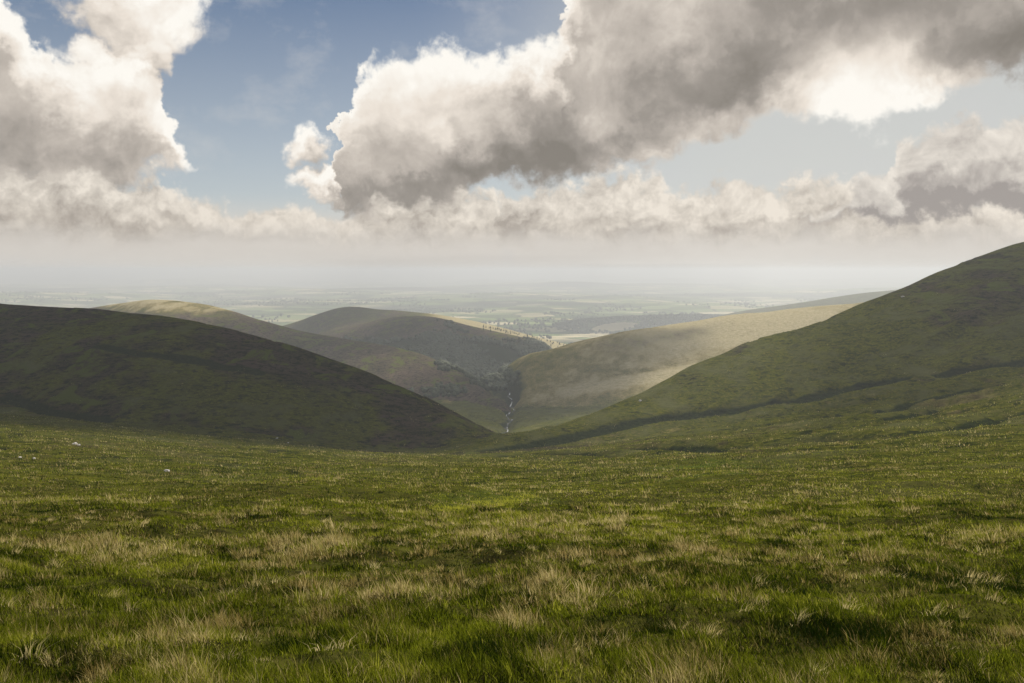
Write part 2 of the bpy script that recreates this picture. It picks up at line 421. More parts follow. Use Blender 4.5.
# ------------------------------------------------------------------ grass
def tri_blades(px_, py_, pz_, h, w, ang, lean, leandir, seg=2):
    """curved tapering blades, arrays of n -> verts, quads, tris"""
    n = len(h)
    dx, dy = np.cos(ang), np.sin(ang)
    lx, ly = np.cos(leandir) * lean, np.sin(leandir) * lean
    P = []
    for f, wf in ((0, 1.0), (.5, .75)):
        cx = px_ + lx * h * f * f; cy = py_ + ly * h * f * f; cz = pz_ + h * f * (1 - .25 * lean * f)
        P.append(np.stack([cx - dx * w * wf / 2, cy - dy * w * wf / 2, cz], -1)); P.append(np.stack([cx + dx * w * wf / 2, cy + dy * w * wf / 2, cz], -1))
    P.append(np.stack([px_ + lx * h, py_ + ly * h, pz_ + h * (1 - .3 * lean)], -1))
    V = np.stack(P, 1).reshape(-1, 3)
    b = np.arange(n)[:, None] * 5
    return V, b + np.array([[0, 1, 3, 2]]), b + np.array([[2, 3, 4]])


mat_grass, t = newmat('grass_blades'); N = NT(t)
gd, gr, gh = N.at('dry_or_lit'), N.at('rnd'), N.at('hgt')
g1 = N.mix(N.rng(gr, .1, .9), (.010, .020, .002), (.195, .232, .012))
g1 = N.mix(N.m('MULTIPLY', N.rng(gr, .75, 1.0), .6), g1, (.38, .36, .06))
g2 = N.mix(gr, (.26, .21, .07), (.62, .55, .30))
g3 = N.mix(N.rng(gd, .45, .75), g1, g2)
g3 = N.mix(N.m('MULTIPLY', N.rng(gd, .3, .6, 0, .35), gh), g3, (.24, .15, .03))
df = N.n('ShaderNodeBsdfDiffuse', {0: g3}); tr = N.n('ShaderNodeBsdfTranslucent', {0: g3})
ms = N.n('ShaderNodeMixShader', {0: .42, 1: df, 2: tr})
t.links.new(ms, t.nodes.new('ShaderNodeOutputMaterial').inputs[0])


def grass_batch(n, d0, d1, nb, hm, wfun, spread, seed, keep=None):
    r = np.random.default_rng(seed)
    D = np.exp(r.uniform(math.log(d0), math.log(d1), n))
    x = r.uniform(-1.0, 1.0, n) * (D * .78 + 2.5)
    ppx = 512 + F * x / D; ppy = HY - F * ground_z(x, D) / D
    own = .55 * fbm(x / 1.5, D / 1.1, 61, 4, .7) + .75 * fbm(x / .42, D / .38, 62, 2, .6); ow2 = fbm(x / 7, D / 5, 64, 3)
    band = .9 * (.36 * ell(ppx, ppy, 430, 588, 210, 13) + .40 * ell(ppx, ppy, 560, 556, 330, 9, 1) + .28 * ell(ppx, ppy, 70, 545, 110, 10) + .2 * ell(ppx, ppy, 100, 520, 120, 8) + .34 * ell(ppx, ppy, 640, 632, 110, 9) + .15 * ell(ppx, ppy, 190, 632, 160, 9) + .3 * ell(ppx, ppy, 860, 577, 90, 8, -8) + .3 * ell(ppx, ppy, 950, 640, 60, 10))
    tuss = np.abs(fbm(x / 1.5 / 1.35, D / 1.5, 51, 2))
    dryv = np.clip(.24 + .06 * sstep(60, 200, D) + .75 * own + .35 * ow2 + band, 0, 1)
    size = (.45 + 1.05 * r.random(n) ** 2) * (1 + .5 * own + .8 * (dryv > .6) * .5)
    thin = 1 - sstep(260, 780, D)
    patch = fbm(x / .6, D / .6, 71, 3, .6) + .5 * ow2
    size = size * np.clip(1 + 1.1 * patch, .6, 1.7)
    if True:
        k = r.random(n) < np.clip(.9 + 1.3 * patch + .5 * (dryv > .55), .6, 1) * thin; x, D, own, dryv, size, tuss = (a[k] for a in (x, D, own, dryv, size, tuss)); ppx_ = ppx[k]; ppy_ = ppy[k]; ow2 = fbm(x / 9, D / 5, 64, 3); n = len(x)
    rep = lambda a: np.repeat(a, nb)
    m = n * nb
    ox = r.normal(0, 1, m); oy = r.normal(0, 1, m)
    bx = rep(x) + ox * rep(spread(D)); by = rep(D) + oy * rep(spread(D))
    bz = ground_z(bx, by) - .02
    wind = 2.9 + r.normal(0, .25, n)
    wx = np.cos(rep(wind)) * .45 + ox * .8 + r.normal(0, .4, m); wy = np.sin(rep(wind)) * .45 + oy * .8 + r.normal(0, .4, m)
    ld = np.arctan2(wy, wx)
    h = hm * rep(size) * r.uniform(.45, 1.25, m) * (1.1 - .22 * np.clip(np.hypot(ox, oy), 0, 2.5)); lean = (.16 + .3 * np.hypot(wx, wy) * r.uniform(.4, 1.3, m)).clip(0, 1.15)
    V, q, tr_ = tri_blades(bx, by, bz, h, rep(wfun(D)) * r.uniform(.6, 1.3, m), r.uniform(-.7, .7, m), lean, ld)
    dryv = np.clip(dryv + r.normal(0, .12, n), 0, 1)
    hol = fbm(x / 1.3 + 40, D / .9, 95, 3, .6) < -.27
    dryv = np.where(hol, dryv * .5, dryv)
    mp = ((ell(ppx_, ppy_, 500, 501, 50, 6, -8) + ell(ppx_, ppy_, 445, 510, 18, 3) + ell(ppx_, ppy_, 735, 553, 40, 4) * .6) * (.8 + fbm(x / 3, D / 3, 88, 3)) > .38) if d1 > 12 else np.zeros(n, bool)
    dryv = np.where(mp, dryv * .1, dryv)
    dv = np.clip(rep(dryv) + r.normal(0, .15, m), 0, 1)
    rv = np.clip(.42 + .7 * rep(fbm(x / .9 + 9, D / .8, 75, 4, .7)) + .5 * rep(ow2) + .7 * rep(mp) + rep(r.normal(0, .2, n) - .32 * hol) + r.normal(0, .13, m), 0, 1)
    return V, q, tr_, np.repeat(dv, 5), np.repeat(rv, 5), np.tile([0, 0, .5, .5, 1.], m)


batches = [
    grass_batch(60000, 2.2, 9, 12, .125, lambda D: .0022 + .0006 * D, lambda D: .035 + 0 * D, 1),
    grass_batch(120000, 2.4, 70, 7, .085, lambda D: .003 + .0009 * D, lambda D: .05 + .003 * D, 9),
    grass_batch(110000, 7, 34, 8, .125, lambda D: .002 + .0008 * D, lambda D: .045 + .0015 * D, 2),
    grass_batch(80000, 28, 120, 6, .16, lambda D: .003 + .0008 * D, lambda D: .09 + .003 * D, 3),
    grass_batch(76000, 100, 780, 5, .30, lambda D: .015 + .0007 * D, lambda D: .25 + .003 * D, 4),
]
# scattered pale tussocks of dead grass standing above the rest
def pale_tussocks(n, seed):
    r = np.random.default_rng(seed)
    D = np.exp(r.uniform(math.log(6.5), math.log(45), n)); x = r.uniform(-.66, .66, n) * D
    sx = [(672, 632), (708, 634), (601, 597), (640, 590), (560, 588), (430, 600), (330, 590), (370, 672), (240, 640), (700, 672), (945, 648), (890, 632), (480, 585)]
    for i, (a, b) in enumerate(sx): x[i], D[i] = seen_at(a, b)[:2]
    nb = 46; m = n * nb; rep = lambda a: np.repeat(a, nb)
    s_ = .028 + .0012 * D
    ox = r.normal(0, 1, m); oy = r.normal(0, 1, m); w1 = rep(r.uniform(.5, 2.4, n)); w2 = rep(r.uniform(.5, 1.6, n)); sk = rep(r.uniform(-.8, .8, n))
    bx = rep(x) + (ox * w1 + oy * sk) * rep(s_); by = rep(D) + oy * w2 * rep(s_)
    h = rep(r.uniform(.08, .2, n)) * r.uniform(.3, 1.25, m)
    ld = np.arctan2(oy * .5 + r.normal(0, .5, m), ox * .5 + rep(r.normal(.4, .6, n)) + r.normal(0, .5, m))
    V, q, t_ = tri_blades(bx, by, ground_z(bx, by) - .02, h, rep(.0018 + .00055 * D) * r.uniform(.6, 1.2, m), r.uniform(-.7, .7, m), (.25 + .3 * np.hypot(ox, oy)).clip(0, 1.1), ld)
    return V, q, t_, np.repeat(np.clip(rep(r.uniform(.6, .9, n)) + r.normal(0, .14, m), 0, 1), 5), np.repeat(np.clip(rep(r.uniform(.4, 1, n)) + r.normal(0, .15, m), 0, 1), 5), np.tile([0, 0, .5, .5, 1.], m)


batches.append(pale_tussocks(230, 21))
vs, qs, ts, dd_, rr_, hh_ = [], [], [], [], [], []
off = 0
for V_, q_, t_, d_, r_, h_ in batches:
    vs.append(V_); qs.append(q_ + off); ts.append(t_ + off); dd_.append(d_); rr_.append(r_); hh_.append(h_); off += len(V_)
grass = mesh_from('grass', np.concatenate(vs), np.concatenate(qs), np.concatenate(ts), mat_grass)
attr(grass.data, 'dry_or_lit', np.concatenate(dd_)); attr(grass.data, 'rnd', np.concatenate(rr_)); attr(grass.data, 'hgt', np.concatenate(hh_))
tag(grass, 'windblown green and straw coloured moor grass covering the near slope', 'grass', kind='stuff')

# ------------------------------------------------------------------ stream
mat_water, t = newmat('white_water'); N = NT(t)
pos = N.n('ShaderNodeNewGeometry', out=0)
foam = N.rng(N.noise(N.v('MULTIPLY', pos, (.6, .35, 1)), .12, 3, .6), .53, .59)
b1 = N.n('ShaderNodeBsdfPrincipled', {'Base Color': (.02, .03, .03, 1), 'Roughness': .08})
b2 = N.n('ShaderNodeBsdfPrincipled', {'Base Color': (.45, .47, .48, 1), 'Roughness': .6})
t.links.new(N.n('ShaderNodeMixShader', {0: foam, 1: b1, 2: b2}), t.nodes.new('ShaderNodeOutputMaterial').inputs[0])
sp_ = np.array(STREAM[:12]); L = np.concatenate([[0], np.cumsum(np.hypot(*np.diff(sp_, axis=0).T))])
ss = np.arange(0, L[-1], 2.5)
cx = np.interp(ss, L, sp_[:, 0]) + 7 * vnoise(ss / 26, ss * 0, 5) + 1.5 * vnoise(ss / 7, ss * 0, 6); cy = np.interp(ss, L, sp_[:, 1])
hw = .35 + 1.0 * np.clip(vnoise(ss / 14, ss * 0, 9) + .25, 0, 1)
zc = np.maximum(ground_z(cx - 1, cy), ground_z(cx + 1, cy)) + .5
Vv = np.concatenate([np.stack([cx - hw, cy, zc - .1], -1), np.stack([cx, cy, zc + .35], -1), np.stack([cx + hw, cy, zc - .1], -1)])
n_ = len(ss); i_ = np.arange(n_ - 1)
stream = mesh_from('stream', Vv, np.concatenate([np.stack([i_, i_ + n_, i_ + n_ + 1, i_ + 1], -1), np.stack([i_ + n_, i_ + 2 * n_, i_ + 2 * n_ + 1, i_ + n_ + 1], -1)]), None, mat_water, True)
tag(stream, 'stream broken by white water running down the valley floor', kind='structure')

# ------------------------------------------------------------------ trees
mat_tree, t = newmat('tree_foliage'); N = NT(t)
pos = N.n('ShaderNodeNewGeometry', out=0)
cc = N.mix(N.rng(N.noise(pos, .35, 4), .35, .65), (.016, .028, .012), (.045, .065, .022))
t.links.new(N.n('ShaderNodeBsdfPrincipled', {'Base Color': cc, 'Roughness': .9}), t.nodes.new('ShaderNodeOutputMaterial').inputs[0])
mat_bark, t = newmat('tree_bark'); N = NT(t)
t.links.new(N.n('ShaderNodeBsdfPrincipled', {'Base Color': (.06, .045, .03, 1), 'Roughness': .9}), t.nodes.new('ShaderNodeOutputMaterial').inputs[0])

ICO_V = []
ph = (1 + 5 ** .5) / 2
for a, b in ((-1, ph), (1, ph), (-1, -ph), (1, -ph)): ICO_V.append((a, b, 0))
for a, b in ((-1, ph), (1, ph), (-1, -ph), (1, -ph)): ICO_V.append((0, a, b))
for a, b in ((ph, -1), (ph, 1), (-ph, -1), (-ph, 1)): ICO_V.append((a, 0, b))
ICO_V = np.array(ICO_V) / np.hypot(1, ph)
ICO_F = np.array([(0, 11, 5), (0, 5, 1), (0, 1, 7), (0, 7, 10), (0, 10, 11), (1, 5, 9), (5, 11, 4), (11, 10, 2), (10, 7, 6), (7, 1, 8), (3, 9, 4), (3, 4, 2), (3, 2, 6), (3, 6, 8), (3, 8, 9), (4, 9, 5), (2, 4, 11), (6, 2, 10), (8, 6, 7), (9, 8, 1)])


def wood_mass(name, x, y, size, label, squash=1.1):
    n = len(x); r = np.random.default_rng(len(x))
    z = ground_z(x, y)
    jit = 1 + r.uniform(-.28, .28, (n, 12, 1))
    sc3 = np.stack([size * .5, size * .5, size * .5 * squash], -1)[:, None, :]
    V = ICO_V[None] * jit * sc3 + np.stack([x, y, z + size * .4], -1)[:, None, :]
    T = (ICO_F[None] + 12 * np.arange(n)[:, None, None]).reshape(-1, 3)
    o = mesh_from(name, V.reshape(-1, 3), None, T, mat_tree, True)
    return tag(o, label, 'wood', kind='stuff')


def pick_where(mask, n, seed):
    """random points on the land where a mask holds, weighted by ground area"""
    r = np.random.default_rng(seed)
    w = (mask * (GD + D0) ** 2).ravel().cumsum(); k = np.searchsorted(w, r.random(n) * w[-1])
    a, b = np.unravel_index(np.clip(k, 0, mask.size - 1), mask.shape)
    rr = np.exp(srow[a] + r.uniform(-.5, .5, n) * (srow[1] - srow[0])); xx = (ucol[b] + r.uniform(-.5, .5, n) * .0011) * rr
    return xx, rr - D0, r


inf = (PX > -60) & (PX < 1090)
m = (ell(PX, PY, 482, 366, 52, 15, 28) + .9 * n1 + .5 * n2 > .42) & (GD > 1280) & (GD < 2500) & (PX > 400) & (PX < 545)
x_, y_, r = pick_where(m.astype(float), 2600, 3)
wood_mass('wood', x_, y_, r.uniform(5, 10, len(x_)), 'dark blue green wood filling the gully where the valleys meet')
m = hs & (wood > .5) & (vnoise(GX / 60, GD / 90, 4) > -.05) & (PX > 300)
x_, y_, r = pick_where(m.astype(float), 3000, 5)
wood_mass('wood', x_, y_, r.uniform(7, 12, len(x_)), 'dark trees along the foot of the rounded heather shoulder')
m = wr & (wood > .5) & inf
x_, y_, r = pick_where(m.astype(float), 2200, 6)
wood_mass('wood', x_, y_, r.uniform(12, 22, len(x_)), 'dark woodland covering the low rise on the plain')
m = (mo & inf & (GD > 3300) & (GD < 13000)) * (fbm(GX / 500, GD / 800, 9, 3) > .16)
x_, y_, r = pick_where(m.astype(float), 3200, 7)
wood_mass('wood', x_, y_, r.uniform(12, 24, len(x_)), 'scattered copses and hedgerow trees between the fields of the plain')


def conifer_mesh(name, seed):
    """tapered trunk and tiers of ragged boughs"""
    r = np.random.default_rng(seed); V = []; T = []; H = 12.0
    tiers = 7
    for i in range(tiers):
        z0 = 1.6 + (H - 2.2) * i / tiers; z1 = z0 + (H - 1.6) / tiers * 1.9; rad = 2.7 * (1 - i / tiers) ** .85 + .25
        k = 11; b = len(V)
        V.append((r.normal(0, .08), r.normal(0, .08), min(z1, H)))
        for j in range(k):
            a = 2 * math.pi * (j + .5 * (i % 2)) / k; q = rad * (r.uniform(.55, 1.15) if j % 2 else r.uniform(.85, 1.3))
            V.append((q * math.cos(a), q * math.sin(a), z0 + r.uniform(-.4, .3)))
        V.append((0, 0, z0 + .5))
        for j in range(k):
            T.append((b, b + 1 + j, b + 1 + (j + 1) % k)); T.append((b + k + 1, b + 1 + (j + 1) % k, b + 1 + j))
    return np.array(V), np.array(T)


con = []
for s_ in range(3):
    root = bpy.data.objects.new('conifer_tree', None); C.objects.link(root)
    Vc, Tc = conifer_mesh('crown', s_ + 1)
    cr_ = mesh_from('crown', Vc, None, Tc, mat_tree); cr_.parent = root
    a = np.arange(8) * math.pi / 4
    Vt = np.concatenate([np.stack([.28 * np.cos(a), .28 * np.sin(a), a * 0 - .5], -1), np.stack([.12 * np.cos(a), .12 * np.sin(a), a * 0 + 7], -1)])
    tk = mesh_from('trunk', Vt, [(i, (i + 1) % 8, 8 + (i + 1) % 8, 8 + i) for i in range(8)], None, mat_bark); tk.parent = root
    con.append(root)
spots = []
for i in range(84):
    f = (int(i / 3) * 3 + 1.5 + random.gauss(0, 1.6)) / 84
    px = 484 + 112 * f ** 1.0
    py = np.interp(px, [484, 500, 540, 570, 600], [327.5, 330, 339.5, 346, 353]) + random.choice([0, .6, 2.0, 4, 6]) * random.random()
    spots.append((px, py, 'dark conifer standing in the line of trees on the sunlit ridge', 'conifers along the sunlit ridge'))
for px in (296, 298.5, 301):
    spots.append((px, 324.0, 'dark conifer in the small clump left of the distant peak', 'conifers in the small clump by the distant peak'))
first = set()
for i, (px, py, lab, grp) in enumerate(spots):
    x, y, z = seen_at(px, py, 2300)
    if y > 3600: x, y = ridge_xy(px, 2960); z = float(ground_z(x, y))
    src = con[i % 3]
    if i % 3 in first:
        o = src.copy(); C.objects.link(o)
        for ch in src.children:
            d = ch.copy(); C.objects.link(d); d.parent = o
    else:
        o = src; first.add(i % 3)
    o.location = (x, y, z); k = random.uniform(.45, .95); o.scale = (k, k, k * random.uniform(.85, 1.15)); o.rotation_euler.z = random.uniform(0, 6.28)
    tag(o, lab, 'tree', grp)

# ------------------------------------------------------------------ stones
mat_stone, t = newmat('pale_stone'); N = NT(t)
pos = N.n('ShaderNodeTexCoord', out=3)
cc = N.mix(N.rng(N.noise(pos, 6, 5, .65), .4, .65), (.30, .29, .27), (.62, .61, .58))
t.links.new(N.n('ShaderNodeBsdfPrincipled', {'Base Color': cc, 'Roughness': .85}), t.nodes.new('ShaderNodeOutputMaterial').inputs[0])
import bmesh
from mathutils import noise as mnoise, Vector
ST = [(167, 471.5, .32, 'pale stone lying alone in the green grass of the left foreground'),
      (75, 444.5, .5, 'pale stone at the foot of the dark hill, in the far left of the moor'),
      (79, 445.5, .35, 'smaller pale stone just right of the stone at the foot of the dark hill'),
      (277, 438.5, .6, 'pale stone on the moor below the middle of the dark hill'),
      (20, 458, .22, 'flat grey stone near the left edge of the moor'),
      (34, 459, .26, 'broad grey stone right of the flat stone near the left edge'),
      (288, 443, .4, 'small pale stone half hidden in grass below the dark hill'),
      (903, 297, 1.2, 'pale rock high on the green hillside near its skyline'),
      (640, 401, .9, 'pale rock low down on the skyline of the green hillside')]
for i, (px, py, s, lab) in enumerate(ST):
    bm = bmesh.new(); bmesh.ops.create_icosphere(bm, subdivisions=3, radius=1)
    for v in bm.verts:
        d = v.co.normalized(); k = 1 + .45 * mnoise.noise(d * 1.3 + Vector((i * 7, 0, 0))) + .12 * mnoise.noise(d * 4 + Vector((i, 3, 0)))
        v.co = Vector((d.x * k * 1.25, d.y * k, d.z * k * .62))
    me = bpy.data.meshes.new('stone'); bm.to_mesh(me); bm.free(); me.materials.append(mat_stone)
    o = bpy.data.objects.new('stone', me); C.objects.link(o)
    x, y, z = seen_at(px, py)
    o.location = (x, y, z + s * .3); o.scale = (s, s, s); o.rotation_euler.z = i * 1.3
    tag(o, lab, 'stone', 'stones scattered on the moor')

# ------------------------------------------------------------------ clouds added out of view above the frame to throw shade on the hills
mat_cl, t = newmat('shade_cloud_vapour'); N = NT(t)
vol = N.n('ShaderNodeVolumePrincipled', {'Color': (1, 1, 1, 1), 'Density': .007, 'Anisotropy': .5})
t.links.new(vol, t.nodes.new('ShaderNodeOutputMaterial').inputs[1])
SHADE = [  # picture point, height above it, radii across / along, metres
    (150, 352, 2300, 330, 130), (100, 322, 2300, 300, 120), (330, 392, 2300, 170, 85), (-170, 350, 2300, 300, 150),
    (960, 285, 2300, 150, 45), (1130, 275, 2300, 150, 60),
    (330, 340, 3000, 200, 130), (455, 385, 3000, 110, 70),
    (400, 330, 3300, 240, 200), (350, 309, 3300, 200, 260), (490, 352, 3000, 230, 150),
    (600, 352, 3000, 200, 90), (560, 400, 2800, 110, 70), (640, 318, 4600, 800, 420),
    (300, 640, 1500, 12, 6)]
for i, (px, py, hh, ra, rl) in enumerate(SHADE[:-1]):
    x, y, z = seen_at(px, py, 300)
    c0 = np.array([x, y, z]) + SUN * (hh / SUN[2])
    bm = bmesh.new(); bmesh.ops.create_icosphere(bm, subdivisions=5, radius=1)
    for v in bm.verts:
        d = v.co.normalized(); k = 1 + .55 * mnoise.noise(d * 1.7 + Vector((i * 5.3, 1, 0))) + .28 * mnoise.noise(d * 4.1 + Vector((i, 3, 7))) + .12 * mnoise.noise(d * 9)
        v.co = Vector((d.x * k * ra, d.y * k * rl, (d.z if d.z > 0 else d.z * .4) * k * 260))
    me = bpy.data.meshes.new('cloud'); bm.to_mesh(me); bm.free(); me.materials.append(mat_cl)
    for p in me.polygons: p.use_smooth = True
    o = bpy.data.objects.new('cloud', me); C.objects.link(o); o.location = c0
    tag(o, 'cumulus cloud added out of view to shade the hills', kind='structure')

# ------------------------------------------------------------------ haze
mat_hz, t = newmat('valley_haze'); N = NT(t)
vol = N.n('ShaderNodeVolumePrincipled', {'Color': (.675, .73, .79, 1), 'Density': .00014, 'Anisotropy': .2})
t.links.new(vol, t.nodes.new('ShaderNodeOutputMaterial').inputs[1])
hx, y0, y1, z0, z1 = 95000, -60, 66000, float(GZ.min()) - 1, float(GZ.max()) + 3
hx = 95000
Vh = [(a, b, c_) for c_ in (z0, z1) for a, b in ((-hx, y0), (hx, y0), (hx, y1), (-hx, y1))]
hz = mesh_from('haze', Vh, [(0, 3, 2, 1), (4, 5, 6, 7), (0, 1, 5, 4), (1, 2, 6, 5), (2, 3, 7, 6), (3, 0, 4, 7)], None, mat_hz)
tag(hz, 'pale blue summer haze thickening towards the distant plain', kind='stuff')

# ------------------------------------------------------------------ sky: clear air and three banks of cloud
w = bpy.data.worlds.new('World'); sc.world = w; w.use_nodes = True
t = w.node_tree; t.nodes.clear(); N = NT(t)
sk = t.nodes.new('ShaderNodeTexSky'); sk.sky_type = 'NISHITA'; sk.sun_disc = False
sk.sun_elevation = SUN_EL; sk.sun_rotation = SUN_AZ; sk.dust_density = 1.2; sk.air_density = 1.0; sk.ozone_density = 1.6
BG = .1
direc = N.n('ShaderNodeTexCoord', out=0)
sx = t.nodes.new('ShaderNodeSeparateXYZ'); t.links.new(direc, sx.inputs[0])
az = N.m('ARCTAN2', sx.outputs[0], sx.outputs[1])
el_ = N.m('ARCTAN2', sx.outputs[2], N.m('SQRT', N.m('ADD', N.m('MULTIPLY', sx.outputs[0], sx.outputs[0]), N.m('MULTIPLY', sx.outputs[1], sx.outputs[1]))))
azi = N.m('MULTIPLY', az, 10.); ele = N.m('MULTIPLY', el_, 10.)
P0 = N.n('ShaderNodeCombineXYZ', (azi, ele, 0.))


def sky_pt(px, py):
    a = math.atan((px - 512) / F); return a * 10, math.atan((HY - py) / F * math.cos(a)) * 10


def masses(p, blobs):
    """smooth union of ellipses (px, py, rx, ry, turn)"""
    out = None
    for b in blobs:
        px, py, rx, ry = b[:4]; rot = b[4] if len(b) > 4 else 0
        x, y = sky_pt(px, py)
        q = N.n('ShaderNodeMapping', {'Vector': p, 'Location': (x, y, 0), 'Rotation': (0, 0, math.radians(rot)), 'Scale': (rx * .01256, ry * .01256, 1)}, vector_type='TEXTURE')
        v = N.m('SUBTRACT', 1., N.v('LENGTH', q))
        out = v if out is None else N.m('SMOOTH_MAX', out, v, .25)
    return out


azn = N.rng(az, -.8, .8)


def outline(pts, e0=-1., e1=6.):
    """a height above the horizon for every bearing, drawn through picture points"""
    nd = t.nodes.new('ShaderNodeFloatCurve'); c = nd.mapping.curves[0]
    q = []
    for px, py in pts:
        x, y = sky_pt(px, py); q.append(((x / 10 + .8) / 1.6, (y - e0) / (e1 - e0)))
    c.points[0].location = q[0]; c.points[1].location = q[-1]
    for p in q[1:-1]: c.points.new(*p)
    nd.mapping.use_clip = False; nd.mapping.update()
    return nd


def height(nd_pts, azv):
    nd = outline(nd_pts); t.links.new(azv, nd.inputs['Value'])
    return N.m('ADD', N.m('MULTIPLY', nd.outputs[0], 7.), -1.)


def billow(p, sc1, seed, detail=3.5, edge=.5):
    q = N.v('ADD', p, (seed, seed * .7, 0))
    wv = N.v('SCALE', N.v('SUBTRACT', N.noise(q, sc1 * .8, 3, .55, out=1, dim='2D'), (.5, .5, .5))); wv.node.inputs[3].default_value = .9 / sc1
    q2 = N.v('ADD', q, wv)
    vo = N.n('ShaderNodeTexVoronoi', {'Vector': q2, 'Scale': sc1, 'Detail': detail, 'Roughness': .52, 'Lacunarity': 2.2}, out=0, voronoi_dimensions='2D', feature='F1', normalize=True)
    fb = N.noise(q2, sc1 * 1.1, 8, .62, dim='2D')
    return N.m('ADD', N.m('MULTIPLY', N.m('SUBTRACT', .45, vo), edge * 2), N.m('MULTIPLY', N.m('SUBTRACT', fb, .5), 1.5))


def bank(top, bot, sc1, seed, amp, L, step, a0, a1, edge=.5, blobs=(), extra=None, ks=(0, 1, 2.6), cap=.6):
    """returns coverage, lightness on the sun side (fine, broad), density, envelope"""
    d = []
    for k in ks:
        p = P0 if k == 0 else N.v('ADD', P0, (L[0] * step * k, L[1] * step * k, 0))
        pw = PW if k == 0 else N.v('ADD', PW, (L[0] * step * k, L[1] * step * k, 0))
        azv = aznW if k == 0 else N.m('ADD', aznW, L[0] * step * k / 16.)
        ev = eleW if k == 0 else N.m('ADD', eleW, L[1] * step * k)
        e = N.m('SMOOTH_MIN', N.m('SUBTRACT', height(top, azv), ev), N.m('SUBTRACT', ev, height(bot, azv)), .15)
        e = N.m('MINIMUM', e, cap)
        if blobs: e = N.m('MAXIMUM', e, N.m('MULTIPLY', masses(pw, blobs), .45))
        if extra is not None: e = N.m('MAXIMUM', e, extra)
        d.append(N.m('ADD', e, N.m('MULTIPLY', billow(p, sc1, seed, edge=edge), amp)))
        if k == 0: env = e
    cov = N.rng(d[0], a0, a1, it='SMOOTHSTEP')
    g1 = N.m('SUBTRACT', d[0], d[1]); g2 = N.m('SUBTRACT', d[0], d[-1])
    return cov, g1, g2, d[0], env


def lin(r, g, b): return tuple(((v / 255 + .055) / 1.055) ** 2.4 if v > 10 else v / 255 / 12.92 for v in (r, g, b))


EXK = 2 ** -.6
def sky_col(r, g, b, k=1.): return tuple(v / BG * EXK * k for v in lin(r, g, b))


# clear air: Nishita, with the moisture near the horizon and the blue kept as in the afternoon light
clear = N.mix(.86, sk.outputs[0], N.n('ShaderNodeMix', {0: N.rng(ele, .3, 3.4), 6: (*sky_col(190, 196, 198), 1), 7: (*sky_col(76, 100, 132), 1)}, out=2, data_type='RGBA'))
glow = N.v('DISTANCE', P0, (*sky_pt(860, 60), 0))
clear = N.mix(N.rng(glow, 5.5, 1.2, 0, .8, 'SMOOTHSTEP'), clear, sky_col(208, 208, 203))
clear = N.mix(N.rng(ele, .95, .35, 0, 1, 'SMOOTHSTEP'), clear, sky_col(218, 211, 202))

# ragged outlines: every cloud edge is bent by the same turbulence
wr1 = N.v('SUBTRACT', N.noise(P0, .9, 1.5, .5, out=1, dim='2D'), (.5, .5, .5))
wr2 = N.v('SUBTRACT', N.noise(P0, 3.1, 4, .6, out=1, dim='2D'), (.5, .5, .5))
WRP = N.v('ADD', N.v('MULTIPLY', wr1, (.9, .5, 0)), N.v('MULTIPLY', wr2, (.55, .5, 0)))
PW = N.v('ADD', P0, WRP)
sw = t.nodes.new('ShaderNodeSeparateXYZ'); t.links.new(PW, sw.inputs[0])
eleW = sw.outputs[1]; aznW = N.rng(sw.outputs[0], -8, 8)

behind = N.rng(N.m('ABSOLUTE', az), .75, .95)
over = N.rng(ele, 4.2, 5.5)
gen = N.m('ADD', N.m('MULTIPLY', N.noise(P0, .35, 3, .5, dim='2D'), 2.2), -1.15)
gen = N.m('SUBTRACT', gen, N.m('MULTIPLY', N.m('SUBTRACT', 1., N.m('MAXIMUM', behind, over)), 6.))

col = clear
# thin high streaks
wis = N.rng(N.noise(N.v('MULTIPLY', P0, (1, 1.6, 0)), .9, 7, .65, dim='2D'), .52, .75, 0, .35)
col = N.mix(wis, col, sky_col(205, 205, 205))

# far band of small cumulus above the horizon
FT = [(-400, 150), (-100, 150), (0, 162), (60, 168), (110, 162), (150, 170), (178, 182), (205, 200), (240, 208), (300, 212), (360, 205), (430, 186), (482, 190), (500, 200), (530, 184), (560, 178), (640, 184), (690, 200), (740, 188), (780, 194), (830, 180), (930, 200), (1100, 190), (1400, 180)]
FB = [(-400, 262), (1400, 262)]
cov, g1, g2, d, env = bank(FT, FB, 2.1, 3.0, .34, (.25, .97), .09, -.02, .16, edge=.55, ks=(0, 1, 3), cap=.3)
base = N.rng(N.m('ADD', ele, N.m('MULTIPLY', N.m('SUBTRACT', eleW, ele), .5)), .22, .62, 0, 1, 'SMOOTHSTEP')
fd = N.m('MULTIPLY', N.m('SUBTRACT', N.noise(PW, 2.6, 6, .6, dim='2D'), .5), 1.2)
lit = N.m('ADD', N.m('MULTIPLY', g1, 1.7), N.m('ADD', N.m('MULTIPLY', g2, 1.1), N.m('ADD', .30, fd)), clamp=True)
cc = N.mix(lit, sky_col(166, 156, 145), sky_col(240, 230, 216))
cc = N.mix(N.m('MULTIPLY', base, 1.), sky_col(217, 210, 201), cc)
col = N.mix(N.m('MULTIPLY', cov, .93), col, cc)

